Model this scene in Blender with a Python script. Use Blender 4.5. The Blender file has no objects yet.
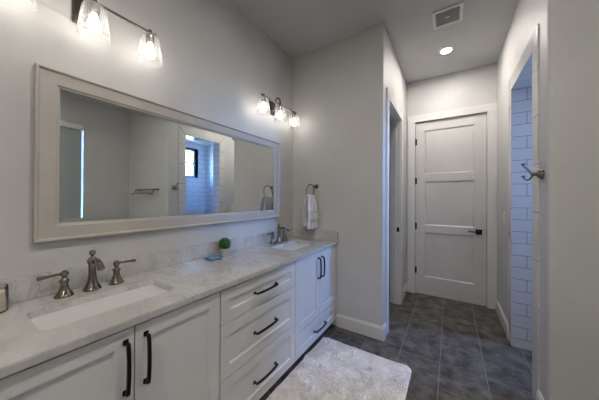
import bpy, bmesh, math, random
from mathutils import Vector, Matrix
random.seed(7)
S = bpy.context.scene
C = S.collection
PI = math.pi

# ------------------------------------------------------------------ camera
YAW, PITCH, ROLL = 0.5702, 0.0049, 0.0048
CAM = Vector((1.5992, 0.0, 1.3556))
def camera():
    c, s = math.cos(YAW), math.sin(YAW)
    r = Vector((c, s, 0)); d = Vector((-s, c, 0)); u = Vector((0, 0, 1))
    cp, sp = math.cos(PITCH), math.sin(PITCH)
    d2 = d*cp + u*sp; u2 = u*cp - d*sp
    cr, sr = math.cos(ROLL), math.sin(ROLL)
    r3 = r*cr + u2*sr; u3 = u2*cr - r*sr
    cam = bpy.data.cameras.new('camera'); o = bpy.data.objects.new('camera', cam)
    C.objects.link(o)
    m = Matrix((r3, u3, -d2)).transposed().to_4x4(); m.translation = CAM
    o.matrix_world = m
    cam.sensor_fit = 'HORIZONTAL'; cam.sensor_width = 36.0
    cam.lens = 36.0*235.39/599.0
    cam.shift_y = -(200-197.27)/599.0
    cam.clip_start = 0.02
    S.camera = o
camera()

# ------------------------------------------------------------------ light set-up
EXPOSURE = 1.25
BULB = 8.0          # emission of the vanity bulbs
CAN = 270.0           # emission of the recessed lenses
SKY = 46.0            # daylight strength
S.view_settings.view_transform = 'Standard'
S.view_settings.look = 'None'
S.view_settings.exposure = EXPOSURE
S.view_settings.gamma = 1.0
S.view_settings.use_curve_mapping = False
try:
    S.cycles.use_denoising = True
    S.cycles.denoiser = 'OPENIMAGEDENOISE'
    S.cycles.max_bounces = 12
    S.cycles.diffuse_bounces = 8
    S.cycles.glossy_bounces = 6
    S.cycles.transparent_max_bounces = 24
    S.cycles.caustics_reflective = False
    S.cycles.caustics_refractive = False
    S.cycles.sample_clamp_indirect = 4.0
except Exception:
    pass
W = bpy.data.worlds.new('world'); S.world = W; W.use_nodes = True
nt = W.node_tree; nt.nodes.clear()
wo = nt.nodes.new('ShaderNodeOutputWorld'); bg = nt.nodes.new('ShaderNodeBackground')
tc = nt.nodes.new('ShaderNodeTexCoord'); sx = nt.nodes.new('ShaderNodeSeparateXYZ')
rp = nt.nodes.new('ShaderNodeValToRGB'); mr = nt.nodes.new('ShaderNodeMapRange')
mr.inputs['From Min'].default_value = -0.3; mr.inputs['From Max'].default_value = 0.7
rp.color_ramp.elements[0].position = 0.25; rp.color_ramp.elements[0].color = (0.10, 0.12, 0.14, 1)
rp.color_ramp.elements[1].position = 0.36; rp.color_ramp.elements[1].color = (0.27, 0.49, 1.0, 1)
e = rp.color_ramp.elements.new(1.0); e.color = (0.18, 0.38, 1.0, 1)
nt.links.new(tc.outputs['Generated'], sx.inputs[0]); nt.links.new(sx.outputs['Z'], mr.inputs['Value'])
nt.links.new(mr.outputs[0], rp.inputs[0]); nt.links.new(rp.outputs[0], bg.inputs['Color'])
bg.inputs['Strength'].default_value = SKY
nt.links.new(bg.outputs[0], wo.inputs[0])
def portal(name, loc, sy, sz):
    l = bpy.data.lights.new(name, 'AREA'); l.shape = 'RECTANGLE'; l.size = sz; l.size_y = sy
    l.cycles.is_portal = True
    o = bpy.data.objects.new(name, l); C.objects.link(o); o.location = loc
    o.rotation_euler = (0, PI/2, 0)      # shines towards -x, into the room
    return o
XW = 3.40      # window wall
portal('shower_window_portal', (XW+0.13, 3.00, 2.155), 0.70, 0.65)
portal('room_window_portal', (XW+0.13, 0.85, 1.75), 1.0, 1.7)

# ------------------------------------------------------------------ materials
def mat(name, col, rough=0.5, metal=0.0, spec=0.5, **kw):
    m = bpy.data.materials.new(name); m.use_nodes = True
    b = m.node_tree.nodes['Principled BSDF']
    b.inputs['Base Color'].default_value = (*col, 1)
    b.inputs['Roughness'].default_value = rough
    b.inputs['Metallic'].default_value = metal
    b.inputs['Specular IOR Level'].default_value = spec
    for k, v in kw.items(): b.inputs[k.replace('_', ' ')].default_value = v
    return m
def N(m, t, **kw):
    n = m.node_tree.nodes.new(t)
    for k, v in kw.items():
        if hasattr(n, k): setattr(n, k, v)
        else: n.inputs[k].default_value = v
    return n
def L(m, a, b): m.node_tree.links.new(a, b)
def P(m): return m.node_tree.nodes['Principled BSDF']
def noise_var(m, c1, c2, scale, detail=4, lo=0.35, hi=0.65, bump=0.0, bscale=None, bdist=0.002):
    t = N(m, 'ShaderNodeTexCoord'); n = N(m, 'ShaderNodeTexNoise', Scale=scale, Detail=detail)
    r = N(m, 'ShaderNodeValToRGB')
    r.color_ramp.elements[0].position = lo; r.color_ramp.elements[0].color = (*c1, 1)
    r.color_ramp.elements[1].position = hi; r.color_ramp.elements[1].color = (*c2, 1)
    L(m, t.outputs['Object'], n.inputs['Vector']); L(m, n.outputs['Fac'], r.inputs[0])
    L(m, r.outputs[0], P(m).inputs['Base Color'])
    if bump:
        n2 = N(m, 'ShaderNodeTexNoise', Scale=bscale or scale, Detail=3)
        L(m, t.outputs['Object'], n2.inputs['Vector'])
        bp = N(m, 'ShaderNodeBump', Strength=bump, Distance=bdist)
        L(m, n2.outputs['Fac'], bp.inputs['Height']); L(m, bp.outputs[0], P(m).inputs['Normal'])
    return m

M = {}
M['wall'] = noise_var(mat('wall_paint', (.6, .6, .59), .55), (.535, .53, .52), (.565, .56, .55), 3, bump=.25, bscale=90, bdist=.001)
M['ceiling'] = noise_var(mat('ceiling_paint', (.55, .55, .54), .8), (.50, .495, .48), (.53, .525, .51), 2, bump=.2, bscale=60, bdist=.001)
M['trim'] = noise_var(mat('trim_paint', (.7, .69, .68), .35), (.66, .655, .64), (.69, .685, .67), 3)
M['cabinet'] = noise_var(mat('cabinet_paint', (.7, .7, .7), .38), (.68, .68, .675), (.71, .71, .705), 4)
M['door'] = noise_var(mat('door_paint', (.62, .61, .59), .4), (.60, .59, .57), (.64, .63, .61), 3)
M['frame'] = noise_var(mat('mirror_frame_paint', (.5, .47, .42), .45), (.45, .425, .38), (.48, .455, .41), 6)
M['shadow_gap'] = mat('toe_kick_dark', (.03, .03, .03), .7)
M['black'] = mat('black_metal', (.012, .012, .012), .42, .6)
M['ceramic'] = mat('white_ceramic', (.62, .62, .61), .12, Coat_Weight=.3)
M['plastic'] = mat('white_plastic', (.72, .71, .69), .35)
M['grille'] = mat('grille_grey', (.36, .36, .34), .5)
M['mirror'] = mat('mirror_silver', (.90, .94, .93), .0, 1.0)
M['nickel'] = mat('brushed_nickel', (.25, .22, .185), .22, 1.0)
nm = N(M['nickel'], 'ShaderNodeTexNoise', Scale=120.0, Detail=2)
nr = N(M['nickel'], 'ShaderNodeMapRange'); nr.inputs['To Min'].default_value = .15; nr.inputs['To Max'].default_value = .26
L(M['nickel'], nm.outputs['Fac'], nr.inputs[0]); L(M['nickel'], nr.outputs[0], P(M['nickel']).inputs['Roughness'])
M['dark_nickel'] = mat('antique_nickel', (.21, .185, .16), .3, 1.0)
M['steel'] = mat('drain_steel', (.5, .5, .5), .25, 1.0)
M['closet'] = mat('unlit_closet_tone', (.25, .24, .23), .7)  # closet's lack of light put into a dark wall colour
M['towel'] = noise_var(mat('terry', (.8, .8, .8), .95), (.74, .74, .75), (.82, .82, .83), 120, bump=.8, bscale=420, bdist=.004)
M['towel_band'] = mat('towel_band', (.60, .60, .66), .7)
M['rug'] = noise_var(mat('rug_pile', (.6, .58, .57), .95), (.86, .84, .83), (.96, .945, .94), 22, 6)
M['wax'] = mat('candle_wax', (.78, .75, .66), .5, Subsurface_Weight=.2)
M['star'] = noise_var(mat('blue_glaze', (.05, .15, .3), .4, Coat_Weight=.15), (.06, .17, .32), (.18, .34, .48), 40)
M['pot'] = noise_var(mat('grey_stone_pot', (.5, .48, .45), .8), (.40, .38, .35), (.56, .54, .50), 50, bump=.4, bscale=120)
M['leaf'] = noise_var(mat('leaf_green', (.03, .14, .02), .6), (.015, .09, .012), (.07, .26, .03), 60)
M['moss'] = mat('moss_core', (.012, .05, .01), .9)

def glass(name, tint=(.97, .98, .98), edge=.35, gl=.9, frost=0.):
    m = bpy.data.materials.new(name); m.use_nodes = True; nt = m.node_tree; nt.nodes.clear()
    o = nt.nodes.new('ShaderNodeOutputMaterial'); t = nt.nodes.new('ShaderNodeBsdfTransparent')
    g = nt.nodes.new('ShaderNodeBsdfGlossy'); g.inputs['Roughness'].default_value = .02
    lw = nt.nodes.new('ShaderNodeLayerWeight'); lw.inputs['Blend'].default_value = .10
    ml = nt.nodes.new('ShaderNodeMath'); ml.operation = 'MULTIPLY'; ml.inputs[1].default_value = gl
    mx = nt.nodes.new('ShaderNodeMixShader'); cr = nt.nodes.new('ShaderNodeMixRGB')
    cr.inputs[1].default_value = (*tint, 1); cr.inputs[2].default_value = (edge+.45, edge+.45, edge+.45, 1)
    nt.links.new(lw.outputs['Facing'], cr.inputs[0]); nt.links.new(cr.outputs[0], t.inputs[0])
    nt.links.new(lw.outputs['Fresnel'], ml.inputs[0]); nt.links.new(ml.outputs[0], mx.inputs[0])
    nt.links.new(t.outputs[0], mx.inputs[1]); nt.links.new(g.outputs[0], mx.inputs[2])
    df = nt.nodes.new('ShaderNodeBsdfTranslucent'); df.inputs[0].default_value = (.9, .9, .9, 1)
    df2 = nt.nodes.new('ShaderNodeBsdfDiffuse'); df2.inputs[0].default_value = (.9, .9, .9, 1)
    ad = nt.nodes.new('ShaderNodeMixShader'); nt.links.new(df.outputs[0], ad.inputs[1]); nt.links.new(df2.outputs[0], ad.inputs[2])
    l2 = nt.nodes.new('ShaderNodeLayerWeight'); l2.inputs['Blend'].default_value = .3
    m2 = nt.nodes.new('ShaderNodeMath'); m2.operation = 'MULTIPLY_ADD'; m2.inputs[1].default_value = frost; m2.inputs[2].default_value = frost*.12
    nt.links.new(l2.outputs['Facing'], m2.inputs[0])
    fx = nt.nodes.new('ShaderNodeMixShader'); nt.links.new(m2.outputs[0], fx.inputs[0]); nt.links.new(mx.outputs[0], fx.inputs[1]); nt.links.new(ad.outputs[0], fx.inputs[2])
    nt.links.new(fx.outputs[0], o.inputs[0]); return m
M['glass'] = glass('clear_glass', (.99, .99, .99), .45, .7, .22)
M['pane'] = glass('window_glass', (.93, .96, .97), .5)
M['jar'] = glass('jar_glass', (.95, .95, .92), .3)
def emit(name, col, s):
    m = bpy.data.materials.new(name); m.use_nodes = True; nt = m.node_tree; nt.nodes.clear()
    o = nt.nodes.new('ShaderNodeOutputMaterial'); e = nt.nodes.new('ShaderNodeEmission')
    e.inputs[0].default_value = (*col, 1); e.inputs[1].default_value = s
    nt.links.new(e.outputs[0], o.inputs[0]); return m
M['bulb'] = emit('lit_bulb', (1.0, .93, .84), BULB)
M['lens'] = emit('lit_lens', (1.0, .93, .855), CAN)

def shade_fabric():
    m = bpy.data.materials.new('shade_fabric'); m.use_nodes = True; nt = m.node_tree; nt.nodes.clear()
    o = nt.nodes.new('ShaderNodeOutputMaterial'); d = nt.nodes.new('ShaderNodeBsdfDiffuse')
    t = nt.nodes.new('ShaderNodeBsdfTranslucent'); mx = nt.nodes.new('ShaderNodeMixShader')
    d.inputs[0].default_value = (.5, .51, .49, 1); t.inputs[0].default_value = (.10, .085, .06, 1)
    mx.inputs[0].default_value = .35
    nt.links.new(d.outputs[0], mx.inputs[1]); nt.links.new(t.outputs[0], mx.inputs[2]); nt.links.new(mx.outputs[0], o.inputs[0])
    return m
M['shade'] = shade_fabric()

# stone worktop: pale quartz with soft grey veins
def quartz(name, base1, base2, vein, rough=.18):
    m = mat(name, base1, rough, Coat_Weight=.2)
    t = N(m, 'ShaderNodeTexCoord')
    mp = N(m, 'ShaderNodeMapping'); mp.inputs['Rotation'].default_value = (.3, .5, .9); mp.inputs['Scale'].default_value = (1, 2.2, 1.4)
    L(m, t.outputs['Object'], mp.inputs[0])
    n1 = N(m, 'ShaderNodeTexNoise', Scale=4.0, Detail=8.0, Roughness=.6, Distortion=.6)
    L(m, mp.outputs[0], n1.inputs['Vector'])
    r1 = N(m, 'ShaderNodeValToRGB'); r1.color_ramp.elements[0].position = .35; r1.color_ramp.elements[1].position = .65
    r1.color_ramp.elements[0].color = (*base1, 1); r1.color_ramp.elements[1].color = (*base2, 1)
    L(m, n1.outputs['Fac'], r1.inputs[0])
    n2 = N(m, 'ShaderNodeTexNoise', Scale=3.2, Detail=10.0, Roughness=.62, Distortion=1.1)
    L(m, mp.outputs[0], n2.inputs['Vector'])
    s = N(m, 'ShaderNodeMath', operation='SUBTRACT'); s.inputs[1].default_value = .5
    a = N(m, 'ShaderNodeMath', operation='ABSOLUTE')
    r2 = N(m, 'ShaderNodeMapRange'); r2.inputs['From Min'].default_value = 0; r2.inputs['From Max'].default_value = .035
    r2.inputs['To Min'].default_value = .45; r2.inputs['To Max'].default_value = 0
    L(m, n2.outputs['Fac'], s.inputs[0]); L(m, s.outputs[0], a.inputs[0]); L(m, a.outputs[0], r2.inputs[0])
    n3 = N(m, 'ShaderNodeTexNoise', Scale=5.0, Detail=3.0); L(m, t.outputs['Object'], n3.inputs['Vector'])
    r3 = N(m, 'ShaderNodeMapRange'); r3.inputs['From Min'].default_value = .42; r3.inputs['From Max'].default_value = .62
    L(m, n3.outputs['Fac'], r3.inputs[0])
    mu = N(m, 'ShaderNodeMath', operation='MULTIPLY'); L(m, r2.outputs[0], mu.inputs[0]); L(m, r3.outputs[0], mu.inputs[1])
    mx = N(m, 'ShaderNodeMixRGB'); mx.inputs[2].default_value = (*vein, 1)
    L(m, mu.outputs[0], mx.inputs[0]); L(m, r1.outputs[0], mx.inputs[1]); L(m, mx.outputs[0], P(m).inputs['Base Color'])
    return m
M['quartz'] = quartz('quartz_top', (.47, .465, .45), (.60, .595, .58), (.22, .215, .205))

def brick(m, u, v, bw, rh, mortar, c1, c2, cm, ua=0., va=0., bump=.4, cloud=None):
    t = N(m, 'ShaderNodeTexCoord'); s = N(m, 'ShaderNodeSeparateXYZ'); c = N(m, 'ShaderNodeCombineXYZ')
    L(m, t.outputs['Object'], s.inputs[0])
    for ax, off, k in ((u, ua, 0), (v, va, 1)):
        a = N(m, 'ShaderNodeMath', operation='ADD'); a.inputs[1].default_value = off
        L(m, s.outputs[ax], a.inputs[0]); L(m, a.outputs[0], c.inputs[k])
    b = N(m, 'ShaderNodeTexBrick'); b.offset = .5; b.offset_frequency = 2; b.squash = 1
    b.inputs['Scale'].default_value = 1; b.inputs['Brick Width'].default_value = bw; b.inputs['Row Height'].default_value = rh
    b.inputs['Mortar Size'].default_value = mortar; b.inputs['Mortar Smooth'].default_value = .1; b.inputs['Bias'].default_value = 0
    b.inputs['Color1'].default_value = (*c1, 1); b.inputs['Color2'].default_value = (*c2, 1); b.inputs['Mortar'].default_value = (*cm, 1)
    L(m, c.outputs[0], b.inputs['Vector'])
    out = b.outputs['Color']
    if cloud:
        n = N(m, 'ShaderNodeTexNoise', Scale=8.0, Detail=10.0, Roughness=.68, Distortion=.3); L(m, t.outputs['Object'], n.inputs['Vector'])
        r = N(m, 'ShaderNodeValToRGB'); r.color_ramp.elements[0].position = .35; r.color_ramp.elements[1].position = .68
        r.color_ramp.elements[0].color = (*cloud[0], 1); r.color_ramp.elements[1].color = (*cloud[1], 1)
        L(m, n.outputs['Fac'], r.inputs[0])
        mu = N(m, 'ShaderNodeMixRGB', blend_type='MULTIPLY'); mu.inputs[0].default_value = 1
        L(m, b.outputs['Color'], mu.inputs[1]); L(m, r.outputs[0], mu.inputs[2]); out = mu.outputs[0]
        mx = N(m, 'ShaderNodeMixRGB'); mx.inputs[2].default_value = (*cm, 1)
        L(m, b.outputs['Fac'], mx.inputs[0]); L(m, out, mx.inputs[1]); out = mx.outputs[0]
    L(m, out, P(m).inputs['Base Color'])
    bp = N(m, 'ShaderNodeBump', Strength=bump, Distance=.002); bp.invert = True
    L(m, b.outputs['Fac'], bp.inputs['Height']); L(m, bp.outputs[0], P(m).inputs['Normal'])
    return m
M['floor'] = brick(mat('slate_look_tile', (.08, .08, .08), .55, 0, .22), 'Y', 'X', .60, .305, .0035,
                   (.064, .059, .052), (.072, .067, .060), (.20, .19, .18), ua=6.3-2.27, va=8*.305-1.222,
                   cloud=((.60, .60, .60), (2.7, 2.66, 2.58)))
GW = (.70, .71, .72)
def tile_mat(name, u, ua): return brick(mat(name, GW, .12, Coat_Weight=.4), u, 'Z', .305, .109, .0022, (.60, .61, .62), (.63, .64, .65), (.13, .14, .16), ua=ua, va=.109*10-.843)
M['tile_x'] = tile_mat('subway_tile_side', 'X', .305*8-2.181)
M['tile_y'] = tile_mat('subway_tile_back', 'Y', .305*8-2.90)
M['tile_flat'] = noise_var(mat('border_tile', (.66, .655, .64), .25), (.62, .615, .60), (.67, .665, .65), 5)
M['grout'] = mat('dark_grout', (.10, .10, .10), .9)

# ------------------------------------------------------------------ mesh helpers
def box(bm, x0, x1, y0, y1, z0, z1, bev=0.0, seg=2):
    r = bmesh.ops.create_cube(bm, size=1)
    for v in r['verts']:
        v.co = Vector(((x0+x1)/2+v.co.x*(x1-x0), (y0+y1)/2+v.co.y*(y1-y0), (z0+z1)/2+v.co.z*(z1-z0)))
    if bev:
        es = list({e for v in r['verts'] for e in v.link_edges})
        bmesh.ops.bevel(bm, geom=es, offset=bev, segments=seg, affect='EDGES', profile=.5)
    return bm
def lathe(bm, prof, org=(0, 0, 0), axis=(0, 0, 1), seg=28):
    """revolve (radius, height) pairs about an axis"""
    q = Vector((0, 0, 1)).rotation_difference(Vector(axis)); rings = []
    o = Vector(org)
    for r, h in prof:
        if r < 1e-6: rings.append([bm.verts.new(o+q@Vector((0, 0, h)))])
        else: rings.append([bm.verts.new(o+q@Vector((r*math.cos(2*PI*k/seg), r*math.sin(2*PI*k/seg), h))) for k in range(seg)])
    for a, b in zip(rings, rings[1:]):
        for k in range(seg):
            k2 = (k+1) % seg
            if len(a) == 1 and len(b) == 1: break
            if len(a) == 1: bm.faces.new((a[0], b[k], b[k2]))
            elif len(b) == 1: bm.faces.new((a[k], b[0], a[k2]))
            else: bm.faces.new((a[k], b[k], b[k2], a[k2]))
    return bm
def tube(bm, pts, rad, seg=12, cap=True, closed=False):
    pts = [Vector(p) for p in pts]; n = len(pts)
    rads = rad if isinstance(rad, (list, tuple)) else [rad]*n
    rings = []; up = None
    for i, p in enumerate(pts):
        if closed: t = (pts[(i+1) % n]-pts[i-1]).normalized()
        else: t = (pts[min(i+1, n-1)]-pts[max(i-1, 0)]).normalized()
        if up is None:
            up = Vector((0, 0, 1)) if abs(t.z) < .9 else Vector((1, 0, 0))
        a = t.cross(up).normalized(); up = a.cross(t).normalized()
        rings.append([bm.verts.new(p+a*math.cos(2*PI*k/seg)*rads[i]+up*math.sin(2*PI*k/seg)*rads[i]) for k in range(seg)])
    m = n if closed else n-1
    for i in range(m):
        a, b = rings[i], rings[(i+1) % n]
        for k in range(seg): bm.faces.new((a[k], a[(k+1) % seg], b[(k+1) % seg], b[k]))
    if cap and not closed:
        bm.faces.new(rings[0]); bm.faces.new(rings[-1])
    return bm
def plate(bm, outer, holes, h0, h1, fn):
    """flat plate with holes: 2-D outlines, thickness h0..h1, fn(u, v, h) -> 3-D point"""
    tmp = bmesh.new(); loops = []
    for lp in [outer]+holes:
        vs = [tmp.verts.new((u, v, 0)) for u, v in lp]; loops.append(vs)
        for i in range(len(vs)): tmp.edges.new((vs[i], vs[(i+1) % len(vs)]))
    bmesh.ops.triangle_fill(tmp, use_beauty=True, use_dissolve=False, edges=tmp.edges[:])
    tmp.verts.index_update()
    A = [bm.verts.new(fn(v.co.x, v.co.y, h0)) for v in tmp.verts]; B = [bm.verts.new(fn(v.co.x, v.co.y, h1)) for v in tmp.verts]
    for f in tmp.faces:
        ids = [v.index for v in f.verts]
        bm.faces.new([A[i] for i in ids]); bm.faces.new([B[i] for i in reversed(ids)])
    for vs in loops:
        for i in range(len(vs)):
            a, b = vs[i].index, vs[(i+1) % len(vs)].index
            bm.faces.new((A[a], A[b], B[b], B[a]))
    tmp.free(); return bm
def rect(a, b, c, d): return [(a, c), (b, c), (b, d), (a, d)]
def rrect(a, b, c, d, r, n=5):
    pts = []
    for cx, cy, t0 in ((b-r, d-r, 0), (a+r, d-r, PI/2), (a+r, c+r, PI), (b-r, c+r, 1.5*PI)):
        for k in range(n+1):
            t = t0+PI/2*k/n; pts.append((cx+r*math.cos(t), cy+r*math.sin(t)))
    return pts
def obj(name, bm, m, parent=None, smooth=False, label=None, loc=None):
    """one mesh object; with loc its origin sits at that point of the world"""
    bmesh.ops.recalc_face_normals(bm, faces=bm.faces[:])
    me = bpy.data.meshes.new(name)
    base = Vector(loc) if loc is not None else Vector((0, 0, 0))
    if loc is not None: bmesh.ops.translate(bm, verts=bm.verts[:], vec=-base)
    bm.to_mesh(me); bm.free()
    me.materials.append(M[m] if isinstance(m, str) else m)
    if smooth:
        for p in me.polygons: p.use_smooth = True
        me.set_sharp_from_angle(angle=math.radians(42))
    o = bpy.data.objects.new(name, me); C.objects.link(o)
    o.location = base
    if parent: o.parent = parent
    if label: o['label'] = label
    return o
def struct(name, bm, m, parent=None, smooth=False):
    o = obj(name, bm, m, parent, smooth)
    if parent is None: o['kind'] = 'structure'
    return o
def tag(o, label, cat, group=None):
    o['label'] = label; o['category'] = cat
    if group: o['group'] = group
    return o
def thing(name, label, cat, loc=(0, 0, 0), group=None):
    o = bpy.data.objects.new(name, None); C.objects.link(o); o.location = loc
    o.empty_display_size = .05
    return tag(o, label, cat, group)
def sroot(name):
    o = bpy.data.objects.new(name, None); C.objects.link(o); o['kind'] = 'structure'; return o
def copy_tree(o, parent=None):
    c = o.copy(); C.objects.link(c)
    if parent: c.parent = parent
    for ch in o.children: copy_tree(ch, c)
    return c
nb = bmesh.new

# ------------------------------------------------------------------ layout (metres; x away from the mirror wall, y down the room)
YE = 2.338; XC = 1.054; YB = 3.762; XR = 2.083; H = 3.05; YN = 1.95; YR = -1.5
OY0, OY1, OZ = 2.235, 2.90, 2.38          # shower opening
XS = 2.25                                  # shower side of that wall
SY1 = 3.55                                 # far side of the shower
W1 = (2.75, 3.33, 1.83, 2.48)              # shower window y0 y1 z0 z1
W2 = (.40, 1.31, .95, 2.52)                # room window
DO = (2.53, 3.255, 2.375)                  # side doorway in the hall

b = nb(); box(b, -.15, XW+.15, YR-.15, 4.0, -.12, 0); struct('floor', b, 'floor')
b = nb(); box(b, -.15, XW+.15, YR-.15, 4.0, H, H+.12); struct('ceiling', b, 'ceiling')
b = nb(); box(b, -.12, 0, YR, YE+.12, 0, H); struct('wall_left', b, 'wall')
b = nb(); box(b, -.12, XW+.14, YR-.12, YR, 0, H); struct('wall_rear', b, 'wall')
# end wall with a soft rounded corner towards the hall
b = nb(); r = .012
poly = [(0, YE), (XC-r, YE)]+[(XC-r+r*math.sin(t), YE+r-r*math.cos(t)) for t in (PI/8, PI/4, 3*PI/8)]+[(XC, YE+r), (XC, YE+.12), (0, YE+.12)]
plate(b, poly, [], 0, H, lambda u, v, h: (u, v, h)); struct('wall_end', b, 'wall', smooth=True)
b = nb(); plate(b, [(YE+.12, 0), (DO[0], 0), (DO[0], DO[2]), (DO[1], DO[2]), (DO[1], 0), (YB, 0), (YB, H), (YE+.12, H)], [], XC-.12, XC, lambda u, v, h: (h, u, v))
struct('wall_hall_left', b, 'wall')
b = nb(); plate(b, [(0, 0), (1.168, 0), (1.168, 2.455), (1.987, 2.455), (1.987, 0), (XW, 0), (XW, H), (0, H)], [], YB, YB+.12, lambda u, v, h: (u, h, v))
struct('wall_back', b, 'wall')
b = nb(); plate(b, [(YN+.13, 0), (OY0-.01, 0), (OY0-.01, OZ+.01), (OY1+.01, OZ+.01), (OY1+.01, 0), (YB, 0), (YB, H), (YN+.13, H)], [], XR, XS, lambda u, v, h: (h, u, v))
struct('wall_right', b, 'wall')
b = nb(); r = .022
poly = [(XW, YN), (XW, YN+.13), (XR, YN+.13)]+[(XR+r-r*math.cos(t), YN+r-r*math.sin(t)) for t in [PI/2*k/6 for k in range(7)]]
plate(b, poly, [], 0, H, lambda u, v, h: (u, v, h)); struct('wall_near', b, 'wall', smooth=True)
b = nb(); plate(b, rect(YR, YB, 0, H), [rect(W1[0], W1[1], W1[2], W1[3]), rect(W2[0], W2[1], W2[2], W2[3])], XW, XW+.14, lambda u, v, h: (h, u, v))
struct('wall_window', b, 'wall')
# shower interior
b = nb(); box(b, XS, XW, SY1, SY1+.10, 0, H); struct('wall_shower_far', b, 'tile_x')
b = nb(); box(b, XS, XW-.012, YN+.13, YN+.142, 0, 2.61); struct('wall_shower_near', b, 'tile_x')
b = nb(); plate(b, rect(YN+.142, SY1, 0, 2.61), [rect(W1[0], W1[1], W1[2], W1[3])], XW-.012, XW, lambda u, v, h: (h, u, v))
struct('wall_shower_back', b, 'tile_y')
b = nb(); plate(b, [(YN+.142, 0), (OY0-.01, 0), (OY0-.01, OZ+.01), (OY1+.01, OZ+.01), (OY1+.01, 0), (SY1, 0), (SY1, 2.61), (YN+.142, 2.61)], [], XS, XS+.012, lambda u, v, h: (h, u, v))
struct('wall_shower_side', b, 'tile_y')
b = nb(); box(b, XS, XW, YN+.13, SY1, 2.61, 2.65); struct('ceiling_shower', b, 'tile_x')
# tiled lining of the opening
b = nb(); box(b, XR, XS+.012, OY1, OY1+.01, 0, OZ+.01); struct('trim_4', b, 'tile_x')
b = nb(); box(b, XR, XS+.012, OY0-.01, OY0, 0, OZ+.01); struct('trim_5', b, 'tile_x')
b = nb(); box(b, XR, XS+.012, OY0, OY1, OZ, OZ+.01); struct('trim_6', b, 'tile_y')
# closet behind the hall doorway
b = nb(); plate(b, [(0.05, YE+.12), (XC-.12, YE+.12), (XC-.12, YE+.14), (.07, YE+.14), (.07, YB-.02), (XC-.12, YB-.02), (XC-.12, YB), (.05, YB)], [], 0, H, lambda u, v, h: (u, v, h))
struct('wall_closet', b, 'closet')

# border of long tiles round the shower opening, mitred at the top
b = nb(); TB = .12; g = .005
def tquad(pts, x0=XR-.009, x1=XR):
    plate(b, pts, [], x0, x1, lambda u, v, h: (h, u, v))
z = 0
zs = []
while z < OZ-.02:
    z2 = min(z+.3175, OZ)
    zs.append((z, z2)); z = z2
for z0, z1 in zs:
    top = z1 >= OZ-1e-6
    if top:
        tquad([(OY0-TB, z0+g), (OY0, z0+g), (OY0, OZ), (OY0-TB, OZ+TB-g)])
        tquad([(OY1, z0+g), (OY1+TB, z0+g), (OY1+TB, OZ+TB-g), (OY1, OZ)])
    else:
        tquad(rect(OY0-TB, OY0, z0+g, z1)); tquad(rect(OY1, OY1+TB, z0+g, z1))
ym = (OY0+OY1)/2
tquad([(OY0+g, OZ), (ym-g/2, OZ), (ym-g/2, OZ+TB), (OY0-TB+g*2, OZ+TB)])
tquad([(ym+g/2, OZ), (OY1-g, OZ), (OY1+TB-g*2, OZ+TB), (ym+g/2, OZ+TB)])
struct('trim_7', b, 'tile_flat')
b = nb(); plate(b, [(OY0-TB+.002, 0), (OY0-.002, 0), (OY0-.002, OZ+.003), (OY1+.002, OZ+.003), (OY1+.002, 0), (OY1+TB-.002, 0), (OY1+TB-.002, OZ+TB-.002), (OY0-TB+.002, OZ+TB-.002)], [], XR-.006, XR, lambda u, v, h: (h, u, v))
struct('trim_8', b, 'grout')

# baseboards with an eased top
def base_y(name, x0, x1, y, d):      # runs along x, face towards d
    b = nb(); plate(b, [(0, 0), (.016, 0), (.016, .112), (.012, .118), (.006, .132), (0, .132)], [], x0, x1, lambda u, v, h: (h, y+d*u, v)); struct(name, b, 'trim')
def base_x(name, y0, y1, x, d):
    b = nb(); plate(b, [(0, 0), (.016, 0), (.016, .112), (.012, .118), (.006, .132), (0, .132)], [], y0, y1, lambda u, v, h: (x+d*u, h, v)); struct(name, b, 'trim')
base_y('baseboard_end', .58, XC+.016, YE, -1)
base_x('baseboard_hall_left', YE, DO[0]-.092, XC, 1)
base_x('baseboard_hall_far', DO[1]+.092, YB-.02, XC, 1)
base_x('baseboard_right', OY1+TB, YB-.02, XR, -1)
base_x('baseboard_corner', YN-.016, OY0-TB, XR, -1)
base_y('baseboard_near', XR, XW, YN, -1)
base_x('baseboard_window', YR, YN-.016, XW, -1)
base_y('baseboard_rear', 0, XW-.016, YR, 1)

# ------------------------------------------------------------------ hall door (leaf, casing, hinges, lever)
D1 = sroot('door_1'); x0, x1, zt = 1.172, 1.983, 2.449
b = nb(); yf = YB+.012
PX = (x0+.115, x1-.125); PZ = [(.256, .885), (.985, 1.605), (1.712, 2.325)]
plate(b, rect(x0, x1, .008, zt), [rect(PX[0], PX[1], a, c) for a, c in PZ], yf, yf+.034, lambda u, v, h: (u, h, v))
for a, c in PZ:
    s_ = .014; vo = [b.verts.new((u, yf+.0004, v)) for u, v in rect(PX[0], PX[1], a, c)]; vi = [b.verts.new((u, yf+.013, v)) for u, v in rect(PX[0]+s_, PX[1]-s_, a+s_, c-s_)]; vb = [b.verts.new((u, yf+.030, v)) for u, v in rect(PX[0], PX[1], a, c)]
    for k in range(4):
        b.faces.new((vo[k], vo[(k+1) % 4], vi[(k+1) % 4], vi[k])); b.faces.new((vo[k], vb[k], vb[(k+1) % 4], vo[(k+1) % 4]))
    b.faces.new(vi); b.faces.new(vb)
obj('door_leaf', b, 'door', D1)
b = nb(); w = .095
for xa, xb in ((x0-.004-w, x0-.004), (x1+.004, x1+.004+w)):
    box(b, xa, xb, YB-.02, YB, 0, zt+.006, .002, 1)
box(b, x0-.004-w, x1+.004+w, YB-.02, YB, zt+.006, zt+.101, .002, 1)
obj('casing', b, 'trim', D1)
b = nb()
box(b, x0-.004, x0-.001, YB, YB+.11, 0, zt+.004); box(b, x1+.001, x1+.004, YB, YB+.11, 0, zt+.004)
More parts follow.
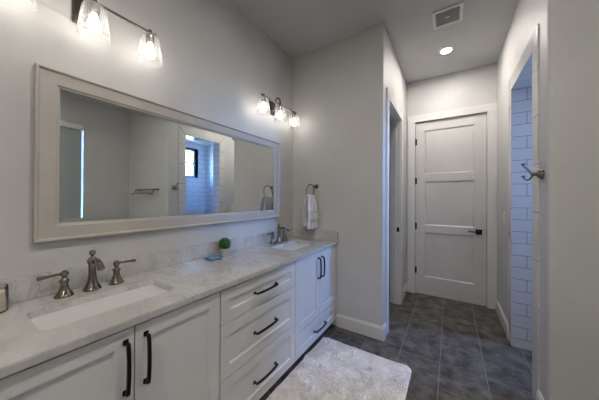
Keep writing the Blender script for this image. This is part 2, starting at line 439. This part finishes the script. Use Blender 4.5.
box(b, x0-.004, x1+.004, YB, YB+.11, zt+.003, zt+.006); box(b, x0-.001, x1+.001, YB+.05, YB+.11, .003, zt)
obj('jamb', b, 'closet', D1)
for hz in (2.175, 1.614, .968, .337):
    b = nb(); lathe(b, [(0, -.05), (.007, -.05), (.008, -.045), (.008, .045), (.007, .05), (0, .05)], (x0-.002, YB+.004, hz), seg=12)
    box(b, x0-.001, x0+.02, YB+.009, YB+.0125, hz-.045, hz+.045)
    obj('hinge', b, 'black', D1, True)
b = nb(); box(b, 1.872, 1.938, yf-.010, yf, .905, .971, .002); lathe(b, [(0, 0), (.011, 0), (.011, .034), (0, .034)], (1.905, yf-.008, .938), (0, -1, 0), 16)
hd = obj('door_handle', b, 'black', D1, True)
b = nb(); box(b, 1.795, 1.915, yf-.050, yf-.036, .931, .945, .003); obj('lever', b, 'black', hd, True)
b = nb(); box(b, x1-.002, x1+.0035, YB+.001, YB+.03, .90, .98); obj('strike_plate', b, 'dark_nickel', D1)

# side doorway
D2 = sroot('door_2'); a0, a1, az = DO; w = .092
b = nb()
for ya, yb in ((a0-w, a0), (a1, a1+w)): box(b, XC, XC+.018, ya, yb, 0, az, .002, 1)
box(b, XC, XC+.018, a0-w, a1+w, az, az+w, .002, 1)
obj('casing', b, 'trim', D2)
b = nb()
box(b, XC-.12, XC+.001, a1-.016, a1, 0, az-.016); box(b, XC-.12, XC+.001, a0, a0+.016, 0, az-.016)
box(b, XC-.12, XC+.001, a0, a1, az-.016, az)
obj('jamb', b, 'trim', D2)
b = nb(); box(b, XC-.075, XC-.04, a1-.028, a1-.0165, 0, az-.028); box(b, XC-.075, XC-.04, a0+.0165, a0+.028, 0, az-.028); box(b, XC-.075, XC-.04, a0+.0165, a1-.0165, az-.028, az-.0165)
obj('door_stop_strip', b, 'trim', D2)
b = nb(); box(b, XC-.038, XC-.008, a1-.0185, a1-.0163, .93, .99); obj('strike_plate', b, 'black', D2)
# the leaf swung back into the closet
b = nb(); plate(b, rect(.15, .88, .01, az-.02), [rect(.26, .77, .25, 1.12), rect(.26, .77, 1.25, az-.14)], a0+.02, a0+.052, lambda u, v, h: (u, h, v))
box(b, .25, .78, a0+.03, a0+.042, .24, az-.13)
obj('door_leaf', b, 'door', D2)

# ------------------------------------------------------------------ windows
def window(name, y0, y1, z0, z1, mid):
    R = sroot(name); xf = XW+.085
    b = nb(); plate(b, rect(y0, y1, z0, z1), [rect(y0+.045, y1-.045, z0+.045, mid-.018), rect(y0+.045, y1-.045, mid+.018, z1-.045)], xf, xf+.04, lambda u, v, h: (h, u, v))
    obj('window_frame', b, 'black' if False else M['wframe'], R)
    b = nb(); box(b, xf+.015, xf+.02, y0+.045, y1-.045, z0+.045, mid-.018); obj('glass_pane', b, 'pane', R)
    b = nb(); box(b, xf+.015, xf+.02, y0+.045, y1-.045, mid+.018, z1-.045); obj('glass_pane', b, 'pane', R)
    return R
M['wframe'] = mat('window_frame_paint', (.8, .8, .8), .4)
r1 = window('window_1', *W1, (W1[2]+W1[3])/2+.01)
b = nb()
xr0, xr1 = XW-.012, XW+.085
box(b, xr0, xr1, W1[1], W1[1]+.008, W1[2]-.008, W1[3]+.008); box(b, xr0, xr1, W1[0]-.008, W1[0], W1[2]-.008, W1[3]+.008)
box(b, xr0, xr1, W1[0], W1[1], W1[2]-.008, W1[2]); box(b, xr0, xr1, W1[0], W1[1], W1[3], W1[3]+.008)
obj('tiled_reveal', b, 'ceramic', r1)
window('window_2', *W2, 1.74)
t = thing('roller_shade', 'pale grey roller shade pulled down over the tall window, seen in the mirror', 'window shade', (XW+.05, .855, .97))
def tob(name, b, m, t, smooth=False, label=None):
    o = obj(name, b, m, None, smooth, label); o.parent = t; o.matrix_parent_inverse = Matrix.Translation(-Vector(t.location)); return o
b = nb(); box(b, XW+.035, XW+.037, W2[0]+.018, W2[1]-.018, .985, W2[3]-.07); tob('shade_cloth', b, 'shade', t)
b = nb(); box(b, XW+.005, XW+.075, W2[0]+.002, W2[1]-.002, W2[3]-.085, W2[3]-.001, .004); tob('cassette', b, 'plastic', t)
b = nb(); box(b, XW+.028, XW+.044, W2[0]+.018, W2[1]-.018, .962, .985, .003); tob('bottom_bar', b, 'plastic', t)

# ------------------------------------------------------------------ vanity cabinets
FX = .575                 # face of the doors
def shaker(bm, y0, y1, z0, z1, fw=.062, x=FX, th=.02, rec=.010):
    plate(bm, rect(y0, y1, z0, z1), [rect(y0+fw, y1-fw, z0+fw, z1-fw)], x-th, x, lambda u, v, h: (h, u, v))
    s = .005   # sloped inner edge, then the sunk panel
    o = rect(y0+fw, y1-fw, z0+fw, z1-fw); i = rect(y0+fw+s, y1-fw-s, z0+fw+s, z1-fw-s)
    vo = [bm.verts.new((x-.0005, u, v)) for u, v in o]; vi = [bm.verts.new((x-rec, u, v)) for u, v in i]; vb = [bm.verts.new((x-th+.002, u, v)) for u, v in o]
    for k in range(4):
        k2 = (k+1) % 4
        bm.faces.new((vo[k], vo[k2], vi[k2], vi[k])); bm.faces.new((vo[k], vb[k], vb[k2], vo[k2]))
    bm.faces.new(vi); bm.faces.new(vb)
def pull(a, b_, parent, loc):
    """black bar pull: two square feet, two short posts and an arched bar"""
    a, b_ = Vector(a), Vector(b_); d = (b_-a).normalized(); nx = Vector((1, 0, 0)); sd = d.cross(nx)
    bm = nb()
    def bx(c, l, w, h):
        r = bmesh.ops.create_cube(bm, size=1)
        for v in r['verts']: v.co = c+d*v.co.x*l+sd*v.co.y*w+nx*v.co.z*h
        bmesh.ops.bevel(bm, geom=list({e for v in r['verts'] for e in v.link_edges}), offset=.0015, segments=1, affect='EDGES')
    ln = (b_-a).length
    for p, s in ((a, 1), (b_, -1)):
        bx(p+d*s*.008+nx*.003, .020, .018, .006); bx(p+d*s*.010+nx*.014, .009, .009, .020)
    n = 12; prev = None
    for k in range(n+1):
        t = k/n; c = a+d*(.006+(ln-.012)*t)+nx*(.023+.009*math.sin(PI*t)**.6)
        q = [c+sd*s1*.0060+nx*s2*.0045 for s1, s2 in ((-1, -1), (1, -1), (1, 1), (-1, 1))]
        q = [bm.verts.new(p) for p in q]
        if prev:
            for i in range(4): bm.faces.new((prev[i], prev[(i+1) % 4], q[(i+1) % 4], q[i]))
        else: bm.faces.new(q)
        prev = q
    bm.faces.new(prev)
    o = obj('handle', bm, 'black', parent)
    return o
def carcass(y0, y1):
    b = nb(); box(b, .002, FX-.022, y0, y1, .065, .869); return b
def cabinet(label, y0, y1, fronts):
    t = thing('vanity_cabinet', label, 'cabinet', (0, 0, 0), 'white vanity base units')
    obj('body', carcass(y0, y1), 'cabinet', t)
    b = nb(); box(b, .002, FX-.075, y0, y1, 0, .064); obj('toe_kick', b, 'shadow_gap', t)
    for kind, fy0, fy1, z0, z1, ha, hb in fronts:
        b = nb(); shaker(b, fy0+.0025, fy1-.0025, z0+.0015, z1-.0015)
        f = obj(kind, b, 'cabinet', t); pull(ha, hb, f, None)
    return t
c1 = cabinet('white two-door vanity unit under the near sink, by the picture left edge', .026, .826, [
    ('door', .028, .425, .072, .862, (FX, .394, .822), (FX, .394, .618)), ('door', .425, .825, .072, .862, (FX, .464, .822), (FX, .464, .618))])
c2 = cabinet('white three-drawer vanity unit between the two sink units', .828, 1.543, [
    ('drawer', .828, 1.543, .674, .862, (FX, 1.078, .766), (FX, 1.300, .766)),
    ('drawer', .828, 1.543, .375, .670, (FX, 1.078, .520), (FX, 1.300, .520)),
    ('drawer', .828, 1.543, .072, .371, (FX, 1.078, .212), (FX, 1.300, .212))])
c3 = cabinet('white vanity unit under the far sink, two doors over one low drawer', 1.545, 2.336, [
    ('door', 1.545, 1.953, .274, .862, (FX, 1.920, .815), (FX, 1.920, .615)), ('door', 1.953, 2.322, .274, .862, (FX, 1.990, .815), (FX, 1.990, .615)),
    ('drawer', 1.545, 2.322, .072, .270, (FX, 1.842, .165), (FX, 2.062, .165))])

# worktop with two sink cut-outs, splashbacks
CT = thing('countertop', 'pale veined stone countertop with upstand running over the white vanity units', 'countertop', (0, 0, 0))
SK = [(.188, .440, .200, .668), (.188, .440, 1.690, 2.158)]
b = nb(); plate(b, [(0.002, .015), (.592, .015), (.592, YE-.002), (.002, YE-.002)], [rrect(*s, .035) for s in SK], .870, .900, lambda u, v, h: (u, v, h))
bv = [e for e in b.edges if all(abs(v.co.x-.592) < 1e-5 for v in e.verts) and abs(e.verts[0].co.z-e.verts[1].co.z) < 1e-6]
bmesh.ops.bevel(b, geom=bv, offset=.003, segments=2, affect='EDGES')
obj('slab', b, 'quartz', CT)
b = nb(); box(b, .002, .022, .015, YE-.022, .9005, 1.003, .0015, 1); obj('backsplash', b, 'quartz', CT)
b = nb(); box(b, .002, .592, YE-.022, YE-.002, .9005, 1.003, .0015, 1); obj('side_splash', b, 'quartz', CT)

def sink(label, s):
    x0, x1, y0, y1 = s; cx, cy = (x0+x1)/2, (y0+y1)/2
    t = thing('sink', label, 'sink', (0, 0, 0), 'undermount sinks')
    b = nb()
    prof = [(.020, .8685), (.009, .8685), (.008, .862), (.002, .80), (-.012, .765), (-.03, .748), (-.09, .742)]
    rings = []
    for o, z in prof: rings.append([b.verts.new((u, v, z)) for u, v in rrect(x0-o, x1+o, y0-o, y1+o, max(.035+o*.4, .03))])
    out = [(.020, .860), (.014, .80), (0, .755), (-.03, .735), (-.09, .730)]
    rin = [[b.verts.new((u, v, z)) for u, v in rrect(x0-o, x1+o, y0-o, y1+o, max(.035+o*.4, .03))] for o, z in out]
    for R in (rings, rin):
        for a, c in zip(R, R[1:]):
            for k in range(len(a)): b.faces.new((a[k], a[(k+1) % len(a)], c[(k+1) % len(a)], c[k]))
        b.faces.new(R[-1])
    a, c = rings[0], rin[0]
    for k in range(len(a)): b.faces.new((a[k], a[(k+1) % len(a)], c[(k+1) % len(a)], c[k]))
    obj('basin', b, 'ceramic', t, True)
    b = nb(); lathe(b, [(0, .7425), (.022, .7425), (.028, .745), (.030, .7425)], (cx, cy, 0), seg=20); obj('drain', b, 'steel', t, True)
    return t
sink('white rectangular undermount sink nearer the candle jar', SK[0])
sink('white rectangular undermount sink in the far corner by the towel ring', SK[1])

def faucet(label, y, group='widespread faucets'):
    t = thing('faucet', label, 'faucet', (.100, y, .9002), group)
    b = nb()   # bell-footed column
    lathe(b, [(0, 0), (.037, 0), (.037, .004), (.033, .008), (.031, .014), (.0245, .027), (.0185, .048), (.0155, .075), (.015, .105), (.0175, .128), (.0215, .138), (.022, .143),
              (.018, .150), (.0125, .157), (.0075, .162), (.0065, .166), (.009, .170), (.0135, .176), (.0145, .183), (.0115, .190), (.005, .1935), (0, .194)])
    obj('spout_body', b, 'nickel', t, True)
    b = nb(); pts = []; rr = []
    for k in range(13):
        a = k/12; th = PI*.80*a
        pts.append((.008+.058*(1-math.cos(th)), 0, .120+.040*math.sin(th)-.026*a*a)); rr.append(.0090+.0065*a*a)
    tube(b, pts, rr, 14); obj('spout', b, 'nickel', t, True)
    for s in (-1, 1):
        b = nb()
        lathe(b, [(0, 0), (.034, 0), (.034, .004), (.030, .008), (.028, .014), (.021, .026), (.0155, .042), (.0135, .056), (.014, .064), (.0185, .070), (.0185, .074), (.012, .079), (.0085, .086),
                  (.011, .092), (.0155, .099), (.016, .106), (.013, .113), (.007, .118), (0, .119)], (0, s*.101, 0))
        h = obj('handle', b, 'nickel', t, True)
        b = nb(); tube(b, [(0, s*.108, .105), (.002, s*.125, .105), (.004, s*.155, .104), (.006, s*.176, .103), (.006, s*.185, .103), (.006, s*.189, .103)], [.0065, .0055, .0065, .009, .0095, .005], 12)
        obj('lever', b, 'nickel', h, True)
    return t
f1 = faucet('brushed nickel two-handle faucet behind the near sink beside the candle', .432)
f2 = copy_tree(f1); f2.location.y = 1.945
f2['label'] = 'brushed nickel two-handle faucet behind the far sink near the corner'

# ------------------------------------------------------------------ mirror
MY0, MY1, MZ0, MZ1 = .246, 2.05, 1.149, 1.96
t = thing('wall_mirror', 'wide wall mirror in a flat greige wooden frame above the countertop', 'mirror', (0, (MY0+MY1)/2, MZ0))
fw = .083
b = nb()
def frame_side(p0, p1, inw):
    """one mitred moulding between outer corners p0, p1 (y, z); inw points inwards"""
    p0, p1, inw = Vector(p0), Vector(p1), Vector(inw); d = (p1-p0).normalized()
    prof = [(0, .001), (0, .031), (.003, .034), (.009, .034), (.012, .030), (.015, .026), (.019, .025), (.069, .025), (.072, .021), (.076, .019), (fw, .017), (fw, .001)]
    ra = [bb.verts.new((x, *(p0+d*w_+inw*w_))) for w_, x in prof]; rb = [bb.verts.new((x, *(p1-d*w_+inw*w_))) for w_, x in prof]
    for k in range(len(prof)):
        k2 = (k+1) % len(prof); bb.faces.new((ra[k], ra[k2], rb[k2], rb[k]))
    bb.faces.new(ra); bb.faces.new(rb)
for p0, p1, iw in (((MY0, MZ0), (MY1, MZ0), (0, 1)), ((MY1, MZ0), (MY1, MZ1), (-1, 0)), ((MY1, MZ1), (MY0, MZ1), (0, -1)), ((MY0, MZ1), (MY0, MZ0), (1, 0))):
    bb = nb(); frame_side(p0, p1, iw); tob('frame_rail', bb, 'frame', t)
b.free()
b = nb(); i0, i1, k0, k1 = MY0+fw-.002, MY1-fw+.002, MZ0+fw-.002, MZ1-fw+.002; bw = .022
o_ = [b.verts.new((.0128, u, v)) for u, v in rect(i0, i1, k0, k1)]; i_ = [b.verts.new((.0140, u, v)) for u, v in rect(i0+bw, i1-bw, k0+bw, k1-bw)]; q_ = [b.verts.new((.006, u, v)) for u, v in rect(i0, i1, k0, k1)]
b.faces.new(i_); b.faces.new(q_)
for k in range(4):
    b.faces.new((o_[k], o_[(k+1) % 4], i_[(k+1) % 4], i_[k])); b.faces.new((o_[k], o_[(k+1) % 4], q_[(k+1) % 4], q_[k]))
tob('mirror_glass', b, 'mirror', t)

# ------------------------------------------------------------------ vanity lights
def sconce(label, y):
    t = thing('vanity_light', label, 'wall light', (0.0, y, 2.31), 'three-shade vanity lights')
    b = nb(); box(b, .001, .010, -.055, .055, -.076, .076, .003); box(b, .0095, .016, -.044, .044, -.065, .065, .003); obj('backplate', b, 'nickel', t, True)
    b = nb(); pts = [(.014, 0, -.030), (.030, 0, -.032), (.046, 0, -.018), (.052, 0, .010)]
    for k in range(9):
        a = PI*k/8; pts.append((.086-.034*math.cos(a), 0, .034+.052*math.sin(a)))
    pts.append((.120, 0, .012)); tube(b, pts, .0085, 12); lathe(b, [(0, .0), (.018, .0), (.016, .010), (.008, .016)], (.014, 0, -.030), (1, 0, 0), 18)
    obj('arm', b, 'dark_nickel', t, True)
    b = nb(); tube(b, [(.120, -.275, .010), (.120, .275, .010)], .0065, 12)
    for s in (-1, 1): lathe(b, [(0, 0), (.009, 0), (.012, .006), (.012, .012), (.007, .018), (0, .019)], (.120, s*.272, .010), (0, s, 0), 14)
    obj('crossbar', b, 'dark_nickel', t, True)
    for k in (-1, 0, 1):
        yy = k*.256
        b = nb(); lathe(b, [(0, .024), (.009, .024), (.011, .018), (.010, .004), (.014, 0), (.021, -.006), (.022, -.030), (.020, -.052), (.017, -.054), (0, -.054)], (.120, yy, 0), seg=22)
        obj('socket', b, 'nickel', t, True)
        b = nb(); outer = [(.022, -.008), (.036, -.010), (.043, -.016), (.0475, -.028), (.052, -.060), (.0575, -.100), (.063, -.140), (.0645, -.158)]
        inner = [(r_-.0022, h_) for r_, h_ in reversed(outer)]
        lathe(b, outer+[(.0635, -.160)]+inner+[(.022, -.008)], (.120, yy, 0), seg=36); obj('glass_shade', b, 'glass', t, True)
        b = nb(); lathe(b, [(0, -.054), (.012, -.055), (.013, -.066), (.017, -.078), (.025, -.092), (.0285, -.106), (.027, -.120), (.019, -.132), (.009, -.137), (0, -.138)], (.120, yy, 0), seg=20)
        obj('bulb', b, 'bulb', t, True)
    return t
s1 = sconce('three-shade nickel vanity light over the near sink, partly above the picture edge', .425)
s2 = copy_tree(s1); s2.location.y = 1.930; s2['label'] = 'three-shade nickel vanity light over the far sink beside the corner'

# ------------------------------------------------------------------ ceiling fittings
def can(name, label, x, y):
    t = thing(name, label, 'ceiling light', (x, y, H))
    b = nb(); lathe(b, [(.048, -.0015), (.050, -.006), (.066, -.006), (.070, -.001), (.048, -.001)], seg=36); obj('trim_ring', b, 'plastic', t, True)
    b = nb(); lathe(b, [(0, -.0045), (.047, -.0045), (.047, -.0015), (0, -.0015)], seg=32); obj('lens', b, 'lens', t, True)
    return t
can('recessed_light', 'lit round recessed ceiling light in front of the panelled door', 1.555, 3.15)
can('recessed_light', 'added unseen recessed ceiling light over the middle of the bath rug', 1.45, .75)  # out of view, added to brighten the room
can('recessed_light', 'added unseen recessed ceiling light behind the viewer', 1.45, -.75)  # unseen light, added because the room was too dark
can('recessed_light', 'added unseen recessed ceiling light in the rear corner by the window wall', 2.75, -.75)  # another unseen light added as fill
t = thing('ceiling_vent', 'square white exhaust fan grille on the ceiling with fine slats', 'vent', (1.574, 2.557, H))
b = nb(); vw = .118
plate(b, rect(-vw, vw, -vw, vw), [rect(-vw+.024, vw-.024, -vw+.024, vw-.024)], -.014, -.001, lambda u, v, h: (u, v, h)); obj('cover_frame', b, 'plastic', t)
b = nb(); box(b, -vw+.024, vw-.024, -vw+.024, vw-.024, -.004, -.001); obj('backing', b, 'shadow_gap', t)
b = nb(); n = 22; a = vw-.025
for k in range(n):
    u = -a+(k+.5)*2*a/n; box(b, u-.0022, u+.0022, -a, a, -.012, -.0045)

o = obj('slats', b, 'grille', t)
b = nb(); box(b, -.018, .018, -.008, .008, -.0145, -.0122, .001, 1); obj('badge', b, 'plastic', t)

# ------------------------------------------------------------------ towel ring with towels
RX, RY, RZ, RR = .310, 2.222, 1.430, .080
t = thing('towel_ring', 'nickel towel ring on the end wall above the upstand', 'towel ring', (.327, YE, 1.492))
b = nb(); lathe(b, [(0, .001), (.026, .001), (.026, .006), (.020, .012), (.013, .018), (.009, .028), (.009, .040), (.012, .046), (.012, .052), (0, .055)], (0, 0, 0), (0, -1, 0), 24)
obj('post', b, 'dark_nickel', t, True)
b = nb(); pts = [(RX-.327+.012*math.sin(a_), RY-YE+RR*math.cos(a_), RZ-1.492+RR*math.sin(a_)) for a_ in [2*PI*k/40 for k in range(40)]]
tube(b, pts, .0048, 10, closed=True); obj('ring', b, 'dark_nickel', t, True)

def drape(name, label, cat, zf, zb, off, wtop, wbot, band=None, group=None, seed=0):
    """cloth folded over the bottom of the ring: hangs down both sides"""
    rnd = random.Random(seed); yc = RY-.004; zt = RZ-RR+.007+off; top_r = .012+off
    path = []     # (dx, z) from the front hem, over the ring, down to the back hem
    nf = 26
    for k in range(nf): path.append((1, zf+(zt-zf)*k/nf))
    for k in range(9): path.append((None, PI*k/8))
    for k in range(1, nf): path.append((-1, zt-(zt-zb)*k/nf))
    bm = nb(); nt_ = 40; rows = []
    for s, z in path:
        row = []
        for j in range(nt_+1):
            v = j/nt_*2-1
            if s is None: dx = top_r*math.cos(z); zz = zt+top_r*math.sin(z)*.9; dep = 0
            else: dx = s*top_r; zz = z; dep = zt-z
            g_ = min(1, dep/.10); w_ = wtop+(wbot-wtop)*g_**.7
            fold = (.0045+.006*g_)*math.sin(v*7+seed)+.003*math.sin(v*15+seed*2+dep*14)
            sp = (.010*g_+.004*math.sin(dep*20+v*3))*(s or 0)
            zz2 = zz-(.006*math.cos(v*2.4)*g_ if s else 0)+(.007*math.cos(v*9+1)*(1-g_))
            row.append(bm.verts.new((RX+dx+sp+fold, yc+v*w_/2, zz2)))
        rows.append(row)
    for a, c in zip(rows, rows[1:]):
        for j in range(nt_): bm.faces.new((a[j], a[j+1], c[j+1], c[j]))
    o = obj(name, bm, 'towel', None, True)
    tag(o, label, cat, group)
    sol = o.modifiers.new('thickness', 'SOLIDIFY'); sol.thickness = .006; sol.offset = 1
    if band:
        bm = nb(); rr = []
        for z in (band, band+.012):
            row = []
            for j in range(nt_+1):
                v = j/nt_*2-1; dep = zt-z; g_ = min(1, dep/.10); w_ = wtop+(wbot-wtop)*g_**.7
                fold = (.0045+.006*g_)*math.sin(v*7+seed)+.003*math.sin(v*15+seed*2+dep*14)
                sp = .010*g_+.004*math.sin(dep*20+v*3)
                row.append(bm.verts.new((RX+top_r+sp+fold+.0066, yc+v*w_/2, z-.006*math.cos(v*2.4)*g_)))
            rr.append(row)
        for j in range(nt_): bm.faces.new((rr[0][j], rr[0][j+1], rr[1][j+1], rr[1][j]))
        bo = obj('woven_band', bm, 'towel_band', o, True); bo.modifiers.new('t', 'SOLIDIFY').thickness = .0012
    return o
drape('hand_towel', 'longer white hand towel hanging through the towel ring, lower hem showing', 'towel', 1.030, 1.045, 0, .140, .182, None, seed=1)
drape('washcloth', 'shorter white cloth with a grey band laid over the hanging hand towel', 'washcloth', 1.128, 1.16, .010, .145, .192, 1.205, seed=1)

# ------------------------------------------------------------------ things on the worktop
t = thing('candle_jar', 'glass jar candle with pale wax at the left picture edge', 'candle', (.085, .128, .9002))
b = nb(); lathe(b, [(0, 0), (.040, 0), (.042, .003), (.042, .098), (.0408, .100), (.0395, .098), (.0395, .005), (0, .005)], seg=32); obj('glass_jar', b, 'jar', t, True)
b = nb(); lathe(b, [(0, .0055), (.0388, .0055), (.0388, .078), (.036, .0765), (0, .076)], seg=28); obj('wax', b, 'wax', t, True)
b = nb(); tube(b, [(0, 0, .076), (.001, .001, .088)], .001, 6); obj('wick', b, 'black', t)

t = thing('potted_topiary', 'small round green topiary ball in a grey stone pot', 'potted plant', (.082, 1.262, .9002))
b = nb(); lathe(b, [(0, 0), (.036, 0), (.038, .002), (.042, .044), (.045, .045), (.046, .055), (.043, .057), (.040, .055), (.038, .048), (0, .046)], seg=28); obj('pot', b, 'pot', t, True)
b = nb(); bmesh.ops.create_icosphere(b, subdivisions=3, radius=.041, matrix=Matrix.Translation((0, 0, .092))); fo = obj('foliage_core', b, 'moss', t, True)
b = nb(); rnd = random.Random(3)
for k in range(1500):
    zc = 1-2*(k+.5)/1500; a = k*2.39996; rr = math.sqrt(1-zc*zc)
    n_ = Vector((rr*math.cos(a), rr*math.sin(a), zc)); c = Vector((0, 0, .092))+n_*(.0415+rnd.uniform(0, .0055))
    u = n_.orthogonal().normalized(); u.rotate(Matrix.Rotation(rnd.uniform(0, 6.28), 3, n_)); w_ = n_.cross(u)
    l = rnd.uniform(.0035, .0055); tip = n_*rnd.uniform(.001, .004)
    vs = [b.verts.new(c-u*l*.4-n_*.001), b.verts.new(c+w_*l*.42), b.verts.new(c+u*l+tip), b.verts.new(c-w_*l*.42)]
    b.faces.new(vs)
o = obj('foliage', b, 'leaf', t)

t = thing('star_dish', 'blue glazed star-shaped dish on the countertop beside the topiary', 'dish', (.112, 1.140, .9002))
b = nb(); n = 5; rot = .35
def star(ro, ri, z): return [b.verts.new(((ro if k % 2 == 0 else ri)*math.cos(rot+PI*k/n), (ro if k % 2 == 0 else ri)*math.sin(rot+PI*k/n), z)) for k in range(2*n)]
rings = [star(.056, .038, 0), star(.078, .050, .012), star(.080, .052, .016), star(.074, .047, .016), star(.056, .034, .007)]
for a, c in zip(rings, rings[1:]):
    for k in range(2*n): b.faces.new((a[k], a[(k+1) % (2*n)], c[(k+1) % (2*n)], c[k]))
cb = b.verts.new((0, 0, 0)); ct = b.verts.new((0, 0, .007))
for k in range(2*n):
    b.faces.new((rings[0][k], rings[0][(k+1) % (2*n)], cb)); b.faces.new((rings[-1][k], rings[-1][(k+1) % (2*n)], ct))
o = obj('dish_body', b, 'star', t); o.modifiers.new('b', 'BEVEL').width = .0015

# ------------------------------------------------------------------ hook, switch, towel bar, small fittings
t = thing('robe_hook', 'nickel double robe hook on the white wall corner beside the shower', 'hook', (XR, 2.045, 1.515))
b = nb(); lathe(b, [(0, .001), (.032, .001), (.034, .005), (.031, .009), (.027, .016), (.018, .027), (.011, .032), (.010, .040), (.014, .044), (.014, .050), (.008, .054), (0, .055)], (0, 0, 0), (-1, 0, 0), 26)
obj('rosette', b, 'nickel', t, True)
b = nb()
tube(b, [(-.046, 0, .000), (-.054, .001, .007), (-.062, .003, .020), (-.070, .006, .034), (-.080, .009, .044), (-.087, .011, .054), (-.089, .012, .066)], [.0072, .006, .0054, .005, .0048, .0046, .005], 12)
lathe(b, [(0, -.005), (.010, -.005), (.0135, 0), (.011, .005), (0, .007)], (-.089, .012, .068), (-.2, 0, 1), 14)
obj('upper_prong', b, 'nickel', t, True)
b = nb()
tube(b, [(-.046, 0, 0), (-.051, .001, -.016), (-.059, .003, -.030), (-.070, .006, -.036), (-.080, .009, -.032), (-.086, .011, -.022), (-.088, .012, -.014)], [.0072, .006, .0054, .005, .0048, .0046, .005], 12)
lathe(b, [(0, -.005), (.009, -.005), (.012, 0), (.009, .006), (0, .008)], (-.089, .012, -.012), (-.2, 0, 1), 14)
obj('lower_prong', b, 'nickel', t, True)

t = thing('light_switch', 'white two-gang light switch plate on the hall wall beside the shower', 'light switch', (XR, 3.25, 1.17))
b = nb(); box(b, -.006, -.0005, -.058, .058, -.058, .058, .002); obj('plate', b, 'plastic', t)
for s in (-1, 1):
    b = nb(); box(b, -.010, -.0062, s*.023-.016, s*.023+.016, -.033, .033, .0015); obj('rocker', b, 'plastic', t)
b = nb(); box(b, XR-.0125, XR-.0092, OY1+.085, OY1+.105, .99, 1.05, .001, 1)
tag(obj('latch_plate', b, 'dark_nickel'), 'small dark metal plate on the tiled shower border beside the hall', 'plate')

t = thing('door_stop', 'small dark spring door stop on the hall baseboard left of the door', 'door stop', (XC+.016, 3.56, .055))
b = nb(); lathe(b, [(0, .0005), (.011, .0005), (.011, .006), (.006, .010), (.005, .055), (.0075, .056), (.0075, .070), (0, .072)], (0, 0, 0), (1, 0, 0), 14)
obj('stem', b, 'black', t, True)

t = thing('towel_bar', 'nickel double towel bar with hooked ends, seen in the mirror', 'towel bar', (2.66, YN, 1.47))
for s in (-1, 1):
    b = nb(); lathe(b, [(0, .001), (.026, .001), (.026, .006), (.018, .012), (.010, .020), (.009, .050), (.013, .054), (.013, .070), (0, .073)], (s*.30, 0, .02), (0, -1, 0), 22)
    obj('post', b, 'dark_nickel', t, True)
    b = nb(); pts = [(s*.30, -.062, .02), (s*.30, -.075, .015), (s*.30, -.082, -.01), (s*.30, -.088, -.040), (s*.30, -.105, -.058), (s*.30, -.130, -.055), (s*.30, -.145, -.038)]
    tube(b, pts, .0075, 10); obj('hook_arm', b, 'dark_nickel', t, True)
b = nb(); tube(b, [(-.30, -.062, .02), (.30, -.062, .02)], .0095, 12); obj('upper_bar', b, 'dark_nickel', t, True)
b = nb(); tube(b, [(-.30, -.088, -.040), (.30, -.088, -.040)], .008, 12); obj('lower_bar', b, 'dark_nickel', t, True)

# ------------------------------------------------------------------ bath rug: one shaggy pile on a backing
RG = (.565, 1.345, .80, 2.065)
def inside(x, y, m=0.0):
    r = .04; x0, x1, y0, y1 = RG; x0 += m; x1 -= m; y0 += m; y1 -= m
    if not (x0 <= x <= x1 and y0 <= y <= y1): return False
    cx = min(max(x, x0+r), x1-r); cy = min(max(y, y0+r), y1-r)
    return (x-cx)**2+(y-cy)**2 <= r*r+1e-9
t = thing('bath_rug', 'shaggy pale grey bath rug on the dark tiles in front of the vanity drawers', 'rug', ((RG[0]+RG[1])/2, (RG[2]+RG[3])/2, 0))
b = nb(); plate(b, rrect(RG[0], RG[1], RG[2], RG[3], .04, 8), [], .0005, .012, lambda u, v, h: (u, v, h)); tob('backing', b, 'rug', t)
from mathutils import noise as mn
rnd = random.Random(11); vs = []; fs = []
for k in range(52000):
    x = rnd.uniform(RG[0], RG[1]); y = rnd.uniform(RG[2], RG[3])
    if not inside(x, y, .004): continue
    e_ = min(x-RG[0], RG[1]-x, y-RG[2], RG[3]-y)
    h = .015+.008*mn.noise(Vector((x*14, y*14, 0)))+.004*mn.noise(Vector((x*45, y*45, 3)))
    if abs(RG[3]-y-.055) < .008: h -= .009
    if e_ < .02: h *= .75
    fx = mn.noise(Vector((x*9, y*9, 7))); fy = mn.noise(Vector((x*9, y*9, 17)))
    dx = fx*.020+rnd.uniform(-.006, .006); dy = fy*.020+rnd.uniform(-.006, .006)
    a = rnd.uniform(0, PI); w_ = rnd.uniform(.0012, .0022); ux, uy = math.cos(a)*w_, math.sin(a)*w_
    i = len(vs)
    vs += [(x-ux, y-uy, .010), (x+ux, y+uy, .010), (x+ux+dx*.5, y+uy+dy*.5, .012+h*.55), (x-ux+dx*.5, y-uy+dy*.5, .012+h*.55), (x+dx*1.15, y+dy*1.15, .010+h)]
    fs += [(i, i+1, i+2, i+3), (i+3, i+2, i+4)]
me = bpy.data.meshes.new('pile'); me.from_pydata(vs, [], fs); me.materials.append(M['rug'])
o = bpy.data.objects.new('pile', me); C.objects.link(o); o.parent = t; o.matrix_parent_inverse = Matrix.Translation(-Vector(t.location)); o['kind'] = 'stuff'
